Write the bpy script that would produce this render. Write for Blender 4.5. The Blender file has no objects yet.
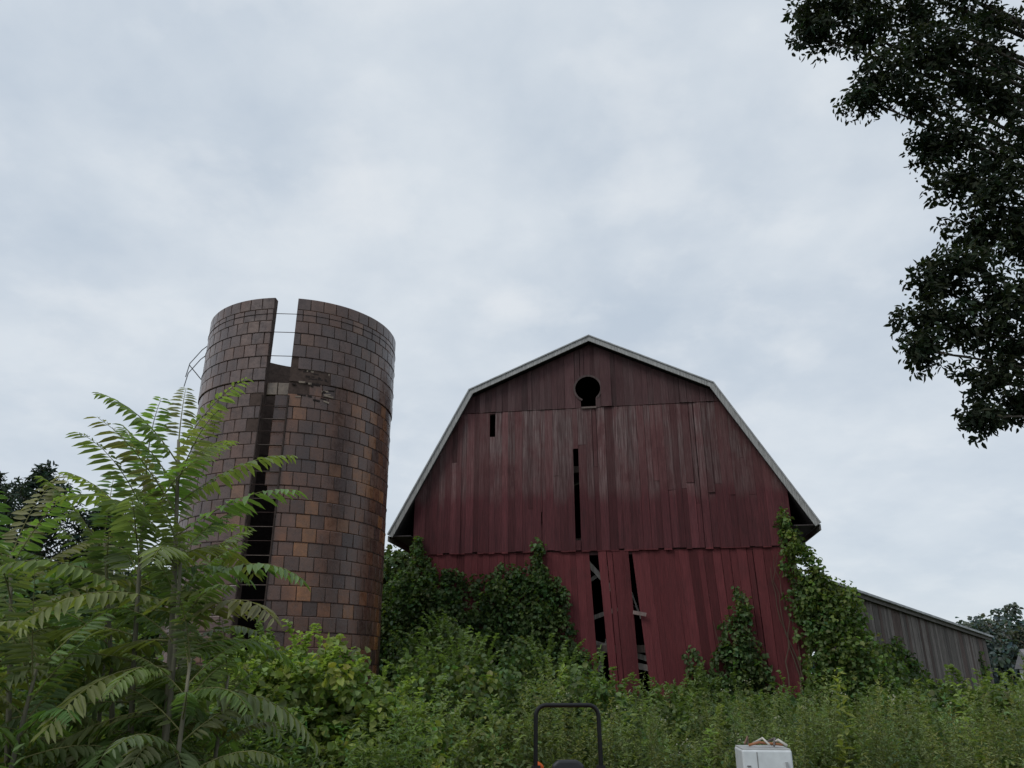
import bpy, math, random
import numpy as np
from mathutils import Vector, Matrix
random.seed(7); rng=np.random.default_rng(7)
scene=bpy.context.scene
GZ=-0.5
U=random.uniform

# ------------------------------------------------------------ helpers
def ground_h(x,y):
    t=min(max((y-1.0)/6.0,0),1); t=t*t*(3-2*t)
    return GZ*t
class MB:
    def __init__(s): s.v=[];s.f=[];s.c=[];s.uv=None
    def add(s,vs,fs,col=(1,1,1)):
        o=len(s.v); s.v.extend(vs); s.f.extend([tuple(i+o for i in f) for f in fs]); s.c.extend([col]*len(vs))
    def box(s,x0,x1,y0,y1,z0,z1,col=(1,1,1)):
        s.add([(x0,y0,z0),(x1,y0,z0),(x1,y1,z0),(x0,y1,z0),(x0,y0,z1),(x1,y0,z1),(x1,y1,z1),(x0,y1,z1)],
          [(0,3,2,1),(4,5,6,7),(0,1,5,4),(1,2,6,5),(2,3,7,6),(3,0,4,7)],col)
    def prism(s,poly,y0,y1,col=(1,1,1),warp=None):  # poly: (x,z) ccw seen from -y
        n=len(poly); wf=warp or (lambda x,z:0)
        vs=[(p[0],y0+wf(*p),p[1]) for p in poly]+[(p[0],y1+wf(*p),p[1]) for p in poly]
        fs=[tuple(range(n)),tuple(reversed(range(n,2*n)))]
        for i in range(n):
            j=(i+1)%n; fs.append((j,i,i+n,j+n))
        s.add(vs,fs,col)
    def beam(s,a,b,w,h,col=(1,1,1)):
        a=Vector(a);b=Vector(b);d=(b-a).normalized()
        up=Vector((0,0,1)) if abs(d.z)<.95 else Vector((0,1,0))
        r=d.cross(up).normalized()*w/2; u=r.cross(d).normalized()*h/2
        vs=[]
        for p in (a,b):
            for sx,sy in ((-1,-1),(1,-1),(1,1),(-1,1)): vs.append(tuple(p+r*sx+u*sy))
        s.add(vs,[(0,1,2,3),(7,6,5,4),(0,4,5,1),(1,5,6,2),(2,6,7,3),(3,7,4,0)],col)
    def tube(s,pts,rad,n=6,col=(1,1,1),caps=True):
        pts=[Vector(p) for p in pts]
        if not hasattr(rad,'__len__'): rad=[rad]*len(pts)
        vs=[];prev=None
        for i,p in enumerate(pts):
            d=(pts[min(i+1,len(pts)-1)]-pts[max(i-1,0)]).normalized()
            if prev is None:
                up=Vector((0,0,1)) if abs(d.z)<.9 else Vector((1,0,0)); r=d.cross(up).normalized()
            else:
                r=(prev-d*prev.dot(d)).normalized()
            prev=r; u=d.cross(r)
            for k in range(n):
                a=2*math.pi*k/n; vs.append(tuple(p+(r*math.cos(a)+u*math.sin(a))*rad[i]))
        fs=[]
        for i in range(len(pts)-1):
            for k in range(n):
                k2=(k+1)%n; fs.append((i*n+k,i*n+k2,(i+1)*n+k2,(i+1)*n+k))
        if caps: fs.append(tuple(reversed(range(n)))); fs.append(tuple(range((len(pts)-1)*n,len(pts)*n)))
        s.add(vs,fs,col)
    def obj(s,name,mat,parent=None,smooth=False,bevel=0):
        me=bpy.data.meshes.new(name); me.from_pydata(s.v,[],s.f)
        ca=me.color_attributes.new('Col','FLOAT_COLOR','POINT')
        arr=np.ones((len(s.v),4),np.float32); arr[:,:3]=np.array(s.c,np.float32); ca.data.foreach_set('color',arr.ravel())
        me.materials.append(mat)
        if smooth: me.polygons.foreach_set('use_smooth',[True]*len(me.polygons))
        me.update(); o=bpy.data.objects.new(name,me); scene.collection.objects.link(o)
        if parent: o.parent=parent
        if bevel:
            m=o.modifiers.new('bev','BEVEL'); m.width=bevel; m.segments=3; m.limit_method='ANGLE'
        return o
def empty(name,loc=(0,0,0),rz=0):
    e=bpy.data.objects.new(name,None); e.location=loc; e.rotation_euler=(0,0,rz); scene.collection.objects.link(e); return e
def nrm(a): return a/np.maximum(np.linalg.norm(a,axis=1,keepdims=True),1e-9)

class Leaves:
    def __init__(s): s.d=[]
    def add(s,P,A,N,L,W,C):
        n=len(P); L=np.broadcast_to(L,(n,)); W=np.broadcast_to(W,(n,)); C=np.broadcast_to(C,(n,3))
        s.d.append((P,A,N,L,W,C))
    def obj(s,name,mat,parent=None,fold=.18,droop=.15):
        P,A,N,L,W,C=[np.concatenate([x[i] for x in s.d]) for i in range(6)]
        A=nrm(A); S=nrm(np.cross(A,N)+1e-6); N=np.cross(S,A); L=L[:,None];W=W[:,None]
        v=np.stack([P, P+A*L*.3+S*W*.48+N*W*fold, P+A*L*.68+S*W*.40+N*(W*fold-L*droop*.3),
                    P+A*L-N*L*droop, P+A*L*.68-S*W*.40+N*(W*fold-L*droop*.3), P+A*L*.3-S*W*.48+N*W*fold],1)
        n=len(P); me=bpy.data.meshes.new(name)
        me.vertices.add(n*6); me.vertices.foreach_set('co',v.astype(np.float32).ravel())
        idx=(np.arange(n)*6)[:,None]+np.array([0,1,2,3,0,3,4,5])[None]
        me.loops.add(n*8); me.loops.foreach_set('vertex_index',idx.astype(np.int32).ravel())
        me.polygons.add(n*2); me.polygons.foreach_set('loop_start',(np.arange(n*2)*4).astype(np.int32))
        me.update(calc_edges=True)
        ca=me.color_attributes.new('Col','FLOAT_COLOR','POINT')
        c=np.ones((n,6,4),np.float32); c[:,:,:3]=C[:,None,:]; ca.data.foreach_set('color',c.ravel())
        me.materials.append(mat)
        o=bpy.data.objects.new(name,me); scene.collection.objects.link(o)
        if parent: o.parent=parent
        return o

def runit(n):
    return nrm(rng.normal(size=(n,3)))
def clumps(LV,centers,rads,per,leaf,wid,col,up=.5,var=.3,outdir=None,flat=1.0):
    n=len(centers)
    cb=rng.uniform(1-var,1+var,size=n)
    ci=np.repeat(np.arange(n),per); m=len(ci)
    d=runit(m); r=rng.uniform(.25,1,size=m)**.5
    P=centers[ci]+d*(r*rads[ci])[:,None]*np.array([1,1,flat])
    N=nrm(d*.7+np.array([0,0,up])+rng.normal(size=(m,3))*.45)
    A=nrm(np.cross(N,runit(m))+d*.4+np.array([0,0,-.25]))
    s=rng.uniform(.6,1.25,size=m)
    c=np.array(col)[None]*cb[ci][:,None]*rng.uniform(.7,1.3,size=(m,1))
    hue=rng.normal(size=n)[ci][:,None]*np.array([.10,.02,-.06])
    c=c*(1+hue+rng.normal(size=(m,3))*np.array([.12,.05,.08]))
    LV.add(P,A,N,leaf*s,wid*s,np.clip(c,.003,1))
def blob_centers(blobs,dens,shell=.22,bottom=GZ):
    out=[]
    for (cx,cy,cz,rx,ry,rz) in blobs:
        area=4*math.pi*((rx*ry)**1.6/3+(rx*rz)**1.6/3+(ry*rz)**1.6/3)**(1/1.6)
        n=max(4,int(area*dens)); d=runit(n)
        ph=rng.uniform(0,6,size=6)
        lump=1+.13*np.sin(d[:,0]*5+ph[0])*np.sin(d[:,1]*4+ph[1])+.1*np.sin(d[:,2]*7+ph[2]+d[:,0]*6)
        r=(1-np.abs(rng.normal(size=n))*shell)*lump
        out.append(np.array([cx,cy,cz])+d*np.array([rx,ry,rz])*r[:,None])
    o=np.concatenate(out); return o[o[:,2]>bottom]

# ------------------------------------------------------------ materials
def mat_new(name):
    m=bpy.data.materials.new(name); m.use_nodes=True; nt=m.node_tree; nt.nodes.clear()
    out=nt.nodes.new('ShaderNodeOutputMaterial'); return m,nt,out
def N_(nt,t,**k):
    n=nt.nodes.new(t)
    for a,b in k.items(): setattr(n,a,b)
    return n
def mixc(nt,a,b,f,mode='MIX'):
    n=nt.nodes.new('ShaderNodeMix'); n.data_type='RGBA'; n.blend_type=mode
    for s,v in ((n.inputs[0],f),(n.inputs[6],a),(n.inputs[7],b)):
        if isinstance(v,(int,float)): s.default_value=v
        elif isinstance(v,tuple): s.default_value=(*v,1)
        else: nt.links.new(v,s)
    return n.outputs[2]
def ramp(nt,fac,stops):
    r=nt.nodes.new('ShaderNodeValToRGB'); nt.links.new(fac,r.inputs[0])
    e=r.color_ramp.elements
    while len(e)<len(stops): e.new(.5)
    for i,(p,c) in enumerate(stops):
        e[i].position=p; e[i].color=(c,c,c,1) if isinstance(c,(int,float)) else (*c,1)
    return r.outputs[0]
def noise(nt,scale,map_scale=(1,1,1),detail=5,rough=.6,coord='Object'):
    tc=nt.nodes.new('ShaderNodeTexCoord'); mp=nt.nodes.new('ShaderNodeMapping'); mp.inputs['Scale'].default_value=map_scale
    nt.links.new(tc.outputs[coord],mp.inputs[0]); n=nt.nodes.new('ShaderNodeTexNoise')
    n.inputs['Scale'].default_value=scale;n.inputs['Detail'].default_value=detail;n.inputs['Roughness'].default_value=rough
    nt.links.new(mp.outputs[0],n.inputs[0]); return n.outputs[0]
def leaf_mat(name,trans=.35,rough=.5,spec=.35):
    m,nt,out=mat_new(name)
    at=N_(nt,'ShaderNodeAttribute',attribute_name='Col')
    p=N_(nt,'ShaderNodeBsdfPrincipled'); p.inputs['Roughness'].default_value=rough; p.inputs['Specular IOR Level'].default_value=spec
    nt.links.new(at.outputs[0],p.inputs[0])
    t=N_(nt,'ShaderNodeBsdfTranslucent'); nt.links.new(mixc(nt,at.outputs[0],(1.5,1.6,.6),1.0,'MULTIPLY'),t.inputs[0])
    mx=N_(nt,'ShaderNodeMixShader'); mx.inputs[0].default_value=trans
    nt.links.new(p.outputs[0],mx.inputs[1]);nt.links.new(t.outputs[0],mx.inputs[2]);nt.links.new(mx.outputs[0],out.inputs[0])
    return m
def attr_mat(name,rough=.8,nscale=12,ms=(1,1,1),lo=.7,hi=1.25,bump=.2,metal=0,spec=.3):
    m,nt,out=mat_new(name)
    at=N_(nt,'ShaderNodeAttribute',attribute_name='Col'); nz=noise(nt,nscale,ms)
    c=mixc(nt,at.outputs[0],ramp(nt,nz,[(.3,lo),(.7,hi)]),1.0,'MULTIPLY')
    p=N_(nt,'ShaderNodeBsdfPrincipled'); p.inputs['Roughness'].default_value=rough; p.inputs['Metallic'].default_value=metal
    p.inputs['Specular IOR Level'].default_value=spec
    nt.links.new(c,p.inputs[0])
    b=N_(nt,'ShaderNodeBump'); b.inputs['Strength'].default_value=bump; b.inputs['Distance'].default_value=.02
    nt.links.new(nz,b.inputs['Height']); nt.links.new(b.outputs[0],p.inputs['Normal']); nt.links.new(p.outputs[0],out.inputs[0])
    return m
M_leaf=leaf_mat('foliage_leaf',trans=.4); M_leafdark=leaf_mat('tree_leaf',trans=.22,rough=.7,spec=.2)
M_bark=attr_mat('bark',.95,8,(1,1,.3),.6,1.3,.6)
M_wood=attr_mat('weathered_wood',.9,6,(6,6,.5),.55,1.4,.4)
M_metal=attr_mat('steel',.5,10,bump=.05,metal=.6)
M_paint=attr_mat('paint',.45,6,lo=.85,hi=1.08,bump=.05)
M_roof=attr_mat('roof_sheet',.7,3,(1,1,1),.7,1.2,.2)

def barn_mat():
    m,nt,out=mat_new('barn_siding')
    tc=N_(nt,'ShaderNodeTexCoord'); sp=N_(nt,'ShaderNodeSeparateXYZ'); nt.links.new(tc.outputs['Object'],sp.inputs[0])
    at=N_(nt,'ShaderNodeAttribute',attribute_name='Col')
    sa=N_(nt,'ShaderNodeSeparateColor'); nt.links.new(at.outputs[0],sa.inputs[0])  # r: board tone, g: random
    st=noise(nt,3,(9,1,.35),6,.65); fine=noise(nt,7,(14,1,.5),5,.7); big=noise(nt,.5,(1,1,1),3,.5); blot=noise(nt,1.6,(1,1,.6),5,.65)
    grain=noise(nt,22,(5,1,.12),4,.7)
    def mth(op,a,b):
        n=N_(nt,'ShaderNodeMath',operation=op)
        for s,v in ((n.inputs[0],a),(n.inputs[1],b)):
            if isinstance(v,(int,float)): s.default_value=v
            else: nt.links.new(v,s)
        return n.outputs[0]
    zj=mth('ADD',sp.outputs[2],mth('MULTIPLY',mth('SUBTRACT',sa.outputs[1],.5),.35))
    zj=mth('ADD',zj,mth('MULTIPLY',mth('SUBTRACT',big,.5),.5))
    zj=mth('ADD',zj,mth('MULTIPLY',mth('SUBTRACT',st,.5),.9))
    zn=mth('DIVIDE',zj,12.0)
    fade=ramp(nt,zn,[(0,0.0),(.535,0.05),(.568,.62),(.70,.92),(.80,.9)])
    red=mixc(nt,(.155,.036,.040),(.100,.028,.032),ramp(nt,st,[(.35,0.0),(.7,1.0)]))
    red2=mixc(nt,(.110,.031,.036),(.070,.025,.029),ramp(nt,st,[(.35,0.0),(.65,1.0)]))
    upm=N_(nt,'ShaderNodeMath',operation='GREATER_THAN'); nt.links.new(sp.outputs[2],upm.inputs[0]); upm.inputs[1].default_value=4.99
    red=mixc(nt,red,red2,upm.outputs[0])
    grey=mixc(nt,(.205,.155,.15),(.095,.053,.053),ramp(nt,st,[(.38,0.0),(.60,1.0)]))
    grey=mixc(nt,grey,(.125,.046,.048),ramp(nt,blot,[(.43,0.0),(.63,.65)]))
    grey=mixc(nt,grey,(.115,.045,.046),mth('MULTIPLY',mth('LESS_THAN',sa.outputs[1],.35),.55))
    gt=N_(nt,'ShaderNodeMath',operation='GREATER_THAN'); nt.links.new(sp.outputs[2],gt.inputs[0]); gt.inputs[1].default_value=9.37
    grey=mixc(nt,grey,(.070,.041,.043),mth('MULTIPLY',gt.outputs[0],.72))
    c=mixc(nt,red,grey,fade)
    c=mixc(nt,c,(.05,.026,.027),ramp(nt,blot,[(.55,0.0),(.75,.5)]))
    c=mixc(nt,c,(.20,.155,.15),ramp(nt,fine,[(.62,0.0),(.75,.5)]))
    c=mixc(nt,c,(.03,.02,.02),ramp(nt,fine,[(.22,.8),(.36,0.0)]))
    c=mixc(nt,c,ramp(nt,grain,[(.35,.72),(.6,1.12)]),1.0,'MULTIPLY')
    br=N_(nt,'ShaderNodeCombineColor')
    for i in range(3): nt.links.new(sa.outputs[0],br.inputs[i])
    c=mixc(nt,c,br.outputs[0],1.0,'MULTIPLY')
    p=N_(nt,'ShaderNodeBsdfPrincipled'); p.inputs['Roughness'].default_value=.85; p.inputs['Specular IOR Level'].default_value=.2
    nt.links.new(c,p.inputs[0])
    b=N_(nt,'ShaderNodeBump'); b.inputs['Strength'].default_value=.5; b.inputs['Distance'].default_value=.02
    nt.links.new(fine,b.inputs['Height']); nt.links.new(b.outputs[0],p.inputs['Normal']); nt.links.new(p.outputs[0],out.inputs[0])
    return m
M_barn=barn_mat()
def silo_mat():
    m,nt,out=mat_new('glazed_tile')
    at=N_(nt,'ShaderNodeAttribute',attribute_name='Col'); n1=noise(nt,7,(1,1,1),6,.65); n2=noise(nt,1.1,(1,1,.3),4,.6); n3=noise(nt,1.7,(1,1,.6),4,.6)
    c=mixc(nt,at.outputs[0],ramp(nt,n1,[(.3,.65),(.7,1.25)]),1.0,'MULTIPLY')
    c=mixc(nt,c,(.05,.030,.028),ramp(nt,n2,[(.46,0.0),(.66,.6)]))
    c=mixc(nt,c,(.13,.060,.038),ramp(nt,n3,[(.5,0.0),(.7,.5)]))
    p=N_(nt,'ShaderNodeBsdfPrincipled')
    nt.links.new(ramp(nt,n1,[(.3,.18),(.7,.42)]),p.inputs['Roughness']); p.inputs['Specular IOR Level'].default_value=.55
    nt.links.new(c,p.inputs[0])
    b=N_(nt,'ShaderNodeBump'); b.inputs['Strength'].default_value=.35; b.inputs['Distance'].default_value=.015
    nt.links.new(n1,b.inputs['Height']); nt.links.new(b.outputs[0],p.inputs['Normal']); nt.links.new(p.outputs[0],out.inputs[0]); return m
M_tile=silo_mat(); M_mortar=attr_mat('mortar',.95,9,bump=.5)

# ------------------------------------------------------------ ground
def build_ground():
    m,nt,out=mat_new('grass_ground')
    n1=noise(nt,.4); n2=noise(nt,6)
    c=mixc(nt,(.045,.065,.025),(.09,.10,.045),ramp(nt,n1,[(.35,0.0),(.65,1.0)]))
    c=mixc(nt,c,(.02,.022,.012),ramp(nt,n2,[(.4,.7),(.6,0.0)]))
    p=N_(nt,'ShaderNodeBsdfPrincipled'); p.inputs['Roughness'].default_value=1; nt.links.new(c,p.inputs[0]); nt.links.new(p.outputs[0],out.inputs[0])
    xs=sorted(set([-2500,-1000,-300,-100]+list(range(-40,41,4))+[100,300,1000,2500]))
    ys=sorted(set([-2500,-1000,-300,-100,-40]+[i for i in range(-20,60,1)]+[100,300,1000,2500]))
    b=MB(); vs=[(x,y,ground_h(x,y)) for y in ys for x in xs]; nx=len(xs)
    fs=[(j*nx+i,j*nx+i+1,(j+1)*nx+i+1,(j+1)*nx+i) for j in range(len(ys)-1) for i in range(nx-1)]
    b.add(vs,fs); b.obj('ground',m,smooth=True)
build_ground()

# ------------------------------------------------------------ silo
def build_silo():
    S=empty('tile_silo',(-5.29,17.78,0))
    H0=GZ; rows=35; dz=.2905
    def R(z): return 2.36-.11*(z/9.7)
    a0=math.radians(-79.8); a1=math.radians(267.2); n=47; da=(a1-a0)/n
    pal=[(.18,.082,.046),(.14,.066,.044),(.11,.060,.048),(.088,.052,.045),(.23,.108,.052),(.12,.066,.053),(.072,.044,.041),(.12,.072,.060),(.155,.072,.043)]
    B=MB()
    def block(b,aa,ab,z0,z1,r,col,dep=.06):
        g=.0035; k=4
        az=[aa+g/r+(ab-aa-2*g/r)*i/k for i in range(k+1)]
        bz=[aa+(g+.012)/r+(ab-aa-2*(g+.012)/r)*i/k for i in range(k+1)]
        P=lambda a,rr,z:(rr*math.cos(a),rr*math.sin(a),z)
        zl,zh=z0+g,z1-g; vs=[]
        vs+=[P(a,r-dep,zl) for a in az]; vs+=[P(a,r-.008,zl) for a in az]; vs+=[P(a,r,zl+.012) for a in bz]
        vs+=[P(a,r,zh-.012) for a in bz]; vs+=[P(a,r-.008,zh) for a in az]; vs+=[P(a,r-dep,zh) for a in az]
        fs=[]; w=k+1
        for j in range(5):
            for i in range(k): fs.append((j*w+i,j*w+i+1,(j+1)*w+i+1,(j+1)*w+i))
        fs.append(tuple(j*w for j in range(6)[::-1])); fs.append(tuple(j*w+k for j in range(6)))
        b.add(vs,fs,col)
    for r_ in range(rows):
        z0=H0+r_*dz; z1=z0+dz; zc=(z0+z1)/2
        off=.5 if r_%2 else 0
        edges=[a0]+[a0+da*(i+off) for i in range(0 if off else 1,n)]+[a1]
        top=r_>=28; rowt=U(.92,1.08)
        for i in range(len(edges)-1):
            aa,ab=edges[i],edges[i+1]
            if r_ in (27,28) and i in (0,1,2) and not(r_==27 and i==2): continue
            if r_==29 and i==0: continue
            if r_ in (24,25,26) and i==len(edges)-2 and r_!=25: continue
            c=Vector(random.choice(pal)); t=random.uniform(.78,1.15)*rowt
            am=math.degrees((aa+ab)/2)
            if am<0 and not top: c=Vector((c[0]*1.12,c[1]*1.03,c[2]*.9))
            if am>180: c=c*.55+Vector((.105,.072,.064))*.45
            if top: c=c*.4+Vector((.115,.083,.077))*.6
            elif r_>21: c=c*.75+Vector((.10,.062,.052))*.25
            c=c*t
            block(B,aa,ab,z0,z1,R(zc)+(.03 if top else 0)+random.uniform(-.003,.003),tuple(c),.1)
    B.obj('tile_blocks',M_tile,S)
    b=MB(); bi=MB(); K=96
    for j in range(rows):
        z0=H0+j*dz; z1=z0+dz; ro0=R(z0)-.012+(.026 if j>=28 else 0); ro1=R(z1)-.012+(.026 if j>=28 else 0); ri=ro0-.17
        vs=[]
        for i in range(K+1):
            a=a0+(a1-a0)*i/K; c,s_=math.cos(a),math.sin(a)
            vs+=[(ri*c,ri*s_,z0),(ro0*c,ro0*s_,z0),(ro1*c,ro1*s_,z1),(ri*c,ri*s_,z1)]
        fs=[];fi=[]
        for i in range(K):
            o=i*4;p=o+4
            fs+=[(o+1,p+1,p+2,o+2)]; fi+=[(o,o+3,p+3,p)]
            if j==rows-1: fs.append((o+3,o+2,p+2,p+3))
            if j==0: fs.append((o,p,p+1,o+1))
            if j==28: fs.append((o,p,p+1,o+1))
        fs+=[(0,1,2,3),(K*4+3,K*4+2,K*4+1,K*4)]
        b.add(vs,fs,(.075,.052,.044)); bi.add(vs,fi,(.03,.022,.02) if j<26 else (.07,.05,.042))  # interior shade put into the lining colour, darker below the top courses
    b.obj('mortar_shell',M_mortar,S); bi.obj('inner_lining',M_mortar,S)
    b=MB(); as0=math.radians(-92.8);as1=math.radians(-79.8)
    for j in range(19,28):
        z0=H0+j*dz
        for q in range(2):
            if q==0 and j<27: continue
            aa=as0+(as1-as0)*(.42 if q and j<27 else q/2); ab=as0+(as1-as0)*(q+1)/2
            if q and random.random()<.3 and j<22: aa+=.03
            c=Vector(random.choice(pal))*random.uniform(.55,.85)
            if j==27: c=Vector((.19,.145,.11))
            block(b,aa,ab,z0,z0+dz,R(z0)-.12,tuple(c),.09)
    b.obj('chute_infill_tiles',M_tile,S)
    b=MB()
    for a,s_ in ((as0,-1),(as1,1)):
        pts=[((R(z)+.01)*math.cos(a+s_*.010),(R(z)+.01)*math.sin(a+s_*.010),z) for z in np.linspace(H0,7.3,18)]
        b.tube(pts,.020,5,(.045,.032,.028))
    for k in range(30):
        a=math.radians(random.uniform(-79,-58)); z=7.25+random.uniform(0,.75); r=R(z)-.01
        s_=random.uniform(.03,.09)
        b.beam((r*math.cos(a),r*math.sin(a),z),(r*math.cos(a+s_),r*math.sin(a+s_),z+random.uniform(-.03,.03)),.05,random.uniform(.02,.05),(.26,.21,.17) if k%3==0 else (.03,.022,.02))
    b.obj('broken_tile_chips',M_mortar,S)
    b=MB()
    for j in range(2,36,2):
        z=H0+j*dz
        if j==28: continue
        if j>=34: z-=.12
        r=R(z)+(.035 if j>28 else .006)
        pts=[(r*math.cos(a),r*math.sin(a),z+.0) for a in np.linspace(as1,as0+2*math.pi,70)]
        b.tube(pts+[pts[0]],.009 if j>28 else .007,4,(.07,.045,.04),caps=False)
    for z in np.arange(H0+.3,7.0,.58):
        r=R(z)-.03
        b.tube([(r*math.cos(as0),r*math.sin(as0),z),(r*math.cos(as1),r*math.sin(as1),z)],.010,5,(.10,.08,.07))
    b.obj('hoops_and_rungs',M_metal,S)
    b=MB()
    for dzz in (0,.25):
        b.tube([(-2.12,-.6,9.3-dzz),(-2.3,-.7,9.05-dzz),(-2.5,-.8,8.65-dzz),(-2.55,-.8,8.3-dzz)],.012,5,(.2,.21,.22))
    b.tube([(-2.5,-.8,8.6),(-2.2,-.6,8.25)],.012,5,(.25,.26,.27))
    b.obj('ladder_bracket',M_metal,S)
    b=MB()
    for k in range(30):
        x,y=random.uniform(-1.4,1.4),random.uniform(-1.4,1.4); b.beam((x,y,GZ+.1),(x+random.uniform(-.4,.4),y+random.uniform(-.4,.4),GZ+.25),.25,.2,(.06,.045,.035))
    b.obj('fallen_tiles',M_mortar,S)
build_silo()

# ------------------------------------------------------------ barn
BA=math.radians(-8.87); BO=(-3.72,22.91)
def bw(x,y,z): # barn local to world
    c,s=math.cos(BA),math.sin(BA); return (BO[0]+x*c-y*s, BO[1]+x*s+y*c, z)
prof=[(0,5.54),(2.4,10.05),(6.22,11.66),(9.9,9.85),(12.39,5.54)]
def pz(x):
    for (a,b) in zip(prof[:-1],prof[1:]):
        if a[0]<=x<=b[0]: return a[1]+(b[1]-a[1])*(x-a[0])/(b[0]-a[0])
def build_barn():
    B=empty('gambrel_barn',(BO[0],BO[1],0),BA)
    YW=.32; XL,XR=.70,11.69; DEP=17
    w=MB(); vr=[.84,1.13]
    def rc(): 
        t=random.uniform(*vr)*(.72 if random.random()<.10 else 1)*(1.22 if random.random()<.07 else 1); return (t,random.random(),0)
    def board(xa0,xa1,xb0,xb1,z0f,z1f,yoff,n=1):
        g=.0015+ (random.random()<.16)*random.uniform(.003,.012)
        bot=[(xa0+g+(xa1-xa0-2*g)*i/n) for i in range(n+1)]; top=[(xb0+g+(xb1-xb0-2*g)*i/n) for i in range(n+1)]
        poly=[(x,z0f(x)) for x in bot]+[(x,z1f(x)) for x in reversed(top)]
        y=YW+yoff+random.uniform(-.005,.005)
        zb=min(p[1] for p in poly); kick=-max(0,random.gauss(0,.018)); cup=random.uniform(-.006,.006); xm=(xa0+xa1)/2
        w.prism(poly,y-.025,y,rc(),warp=lambda x,z:(kick if z<zb+.5 else 0)+(cup if x>xm else -cup))
    wx,wz,wr=6.12,9.98,.40
    xs=[XL]
    while xs[-1]<XR-.25: xs.append(xs[-1]+random.uniform(.14,.25))
    xs[-1]=XR
    under=lambda x:max(pz(min(max(x,0.01),12.38))-.17,0)
    def circ(x,s): return wz+s*math.sqrt(max(wr*wr-(x-wx)**2,0))
    gx=sorted([v for v in xs if not 5.6<v<6.64]+[5.72,5.89,6.02,6.22,6.35,6.52])
    for a,b in zip(gx[:-1],gx[1:]):
        z0=9.36
        if under(a)<z0+.02 and under(b)<z0+.02: continue
        if a>=5.71 and b<=6.53:
            board(a,b,a,b,lambda x:circ(x,1)+.0,under,-.03,6)
            if b<=5.90 or a>=6.34: board(a,b,a,b,lambda x:z0,lambda x:circ(x,-1),-.03,6)
        else:
            if a<6.22<b: board(a,b,a,b,lambda x:z0,under,-.03,4)
            else: board(a,b,a,b,lambda x:min(z0,under(x)-.01),under,-.03,3)
    cuts=[(3.02,3.19,8.55,9.30),(5.60,5.76,5.28,8.05),(4.60,4.63,5.75,6.15)]
    mx=[v for v in xs if all(not(c[0]-.08<v<c[1]+.08) for c in cuts)]
    mx=sorted(mx+[c[0] for c in cuts]+[c[1] for c in cuts])
    vr[:]=[.78,1.18]
    for a,b in zip(mx[:-1],mx[1:]):
        cc=[c for c in cuts if abs(c[0]-a)<1e-6]
        zt=lambda x:min(9.345,under(x))
        zb=4.99+random.uniform(-.05,.03)
        if cc:
            c=cc[0]; board(a,b,a,b,lambda x:zb,lambda x:c[2],-.015)
            board(a,b,a,b,lambda x:c[3],zt,-.015)
        elif random.random()<.25:
            zj=U(6.0,8.2)
            if under(a)>zj+.3 and under(b)>zj+.3:
                board(a,b,a,b,lambda x:zb,lambda x:zj-.004,-.015); board(a,b,a,b,lambda x:zj+.004,zt,-.015,3)
            else: board(a,b,a,b,lambda x:zb,zt,-.015,3)
        else: board(a,b,a,b,lambda x:zb,zt,-.015,3)
    vr[:]=[.80,1.14]
    def seg(xb0,xb1,xt0,xt1,zb=.0-.45,zt=4.97,y=.03):
        n=max(1,round((xb1-xb0)/.20)); fr=[0]+[ (i+U(-.22,.22))/n for i in range(1,n)]+[1]
        for i in range(n):
            f0,f1=fr[i],fr[i+1]
            zz=zb+random.uniform(-.05,.15)
            board(xb0+(xb1-xb0)*f0,xb0+(xb1-xb0)*f1,xt0+(xt1-xt0)*f0,xt0+(xt1-xt0)*f1,lambda x:zz,lambda x:zt,y)
    seg(XL,4.44,XL,4.44); seg(4.44,4.56,4.44,4.56,zt=4.45); seg(4.56,6.20,4.56,5.97)
    seg(6.52,7.28,6.22,7.10,y=0.0); seg(7.62,11.69,7.20,11.69)
    w.obj('front_siding',M_barn,B)
    t=MB()
    t.box(XL,XR,YW+.03,YW+.09,4.86,5.0,(.07,.035,.035))
    t.box(2.0,10.3,YW+.02,YW+.05,9.28,9.42,(.08,.05,.05))
    t.obj('siding_trim',M_wood,B)
    t=MB()
    for k in range(28):
        a=2*math.pi*k/28;b_=2*math.pi*(k+1)/28
        if -2.15<((a+math.pi)%(2*math.pi)-math.pi)<-.95: continue
        r0,r1=wr-.01,wr+.05; y0,y1=YW-.085,YW-.06
        P=lambda r,a,y:(wx+r*math.cos(a),y,wz+r*math.sin(a))
        t.add([P(r0,a,y0),P(r1,a,y0),P(r1,b_,y0),P(r0,b_,y0),P(r0,a,y1),P(r1,a,y1),P(r1,b_,y1),P(r0,b_,y1)],
              [(0,1,2,3),(7,6,5,4),(1,5,6,2),(0,3,7,4),(0,4,5,1),(3,2,6,7)],(.085,.062,.06))
    t.box(5.9,6.36,YW-.09,YW-.06,9.32,9.37,(.14,.11,.10))
    t.obj('window_frame',M_wood,B)
    f=MB(); yb=YW+.12
    wd=(.13,.10,.085)
    for xx in (1.5,3.6,5.2,8.0,9.6,11.0): f.box(xx,xx+.18,yb,yb+.18,GZ,min(under(xx),under(xx+.18))-.15,wd)
    for zz in (2.2,5.2,7.4): f.box(XL+.05,XR-.05,yb+.19,yb+.35,zz,zz+.2,wd) if zz<6 else f.box(2.0,10.4,yb+.19,yb+.35,zz,zz+.2,wd)
    f.beam((5.9,yb+.3,4.7),(6.6,yb+.35,3.9),.08,.14,(.4,.36,.33)); f.beam((6.6,yb+.25,4.6),(5.95,yb+.45,4.2),.06,.1,(.36,.33,.3))
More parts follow.
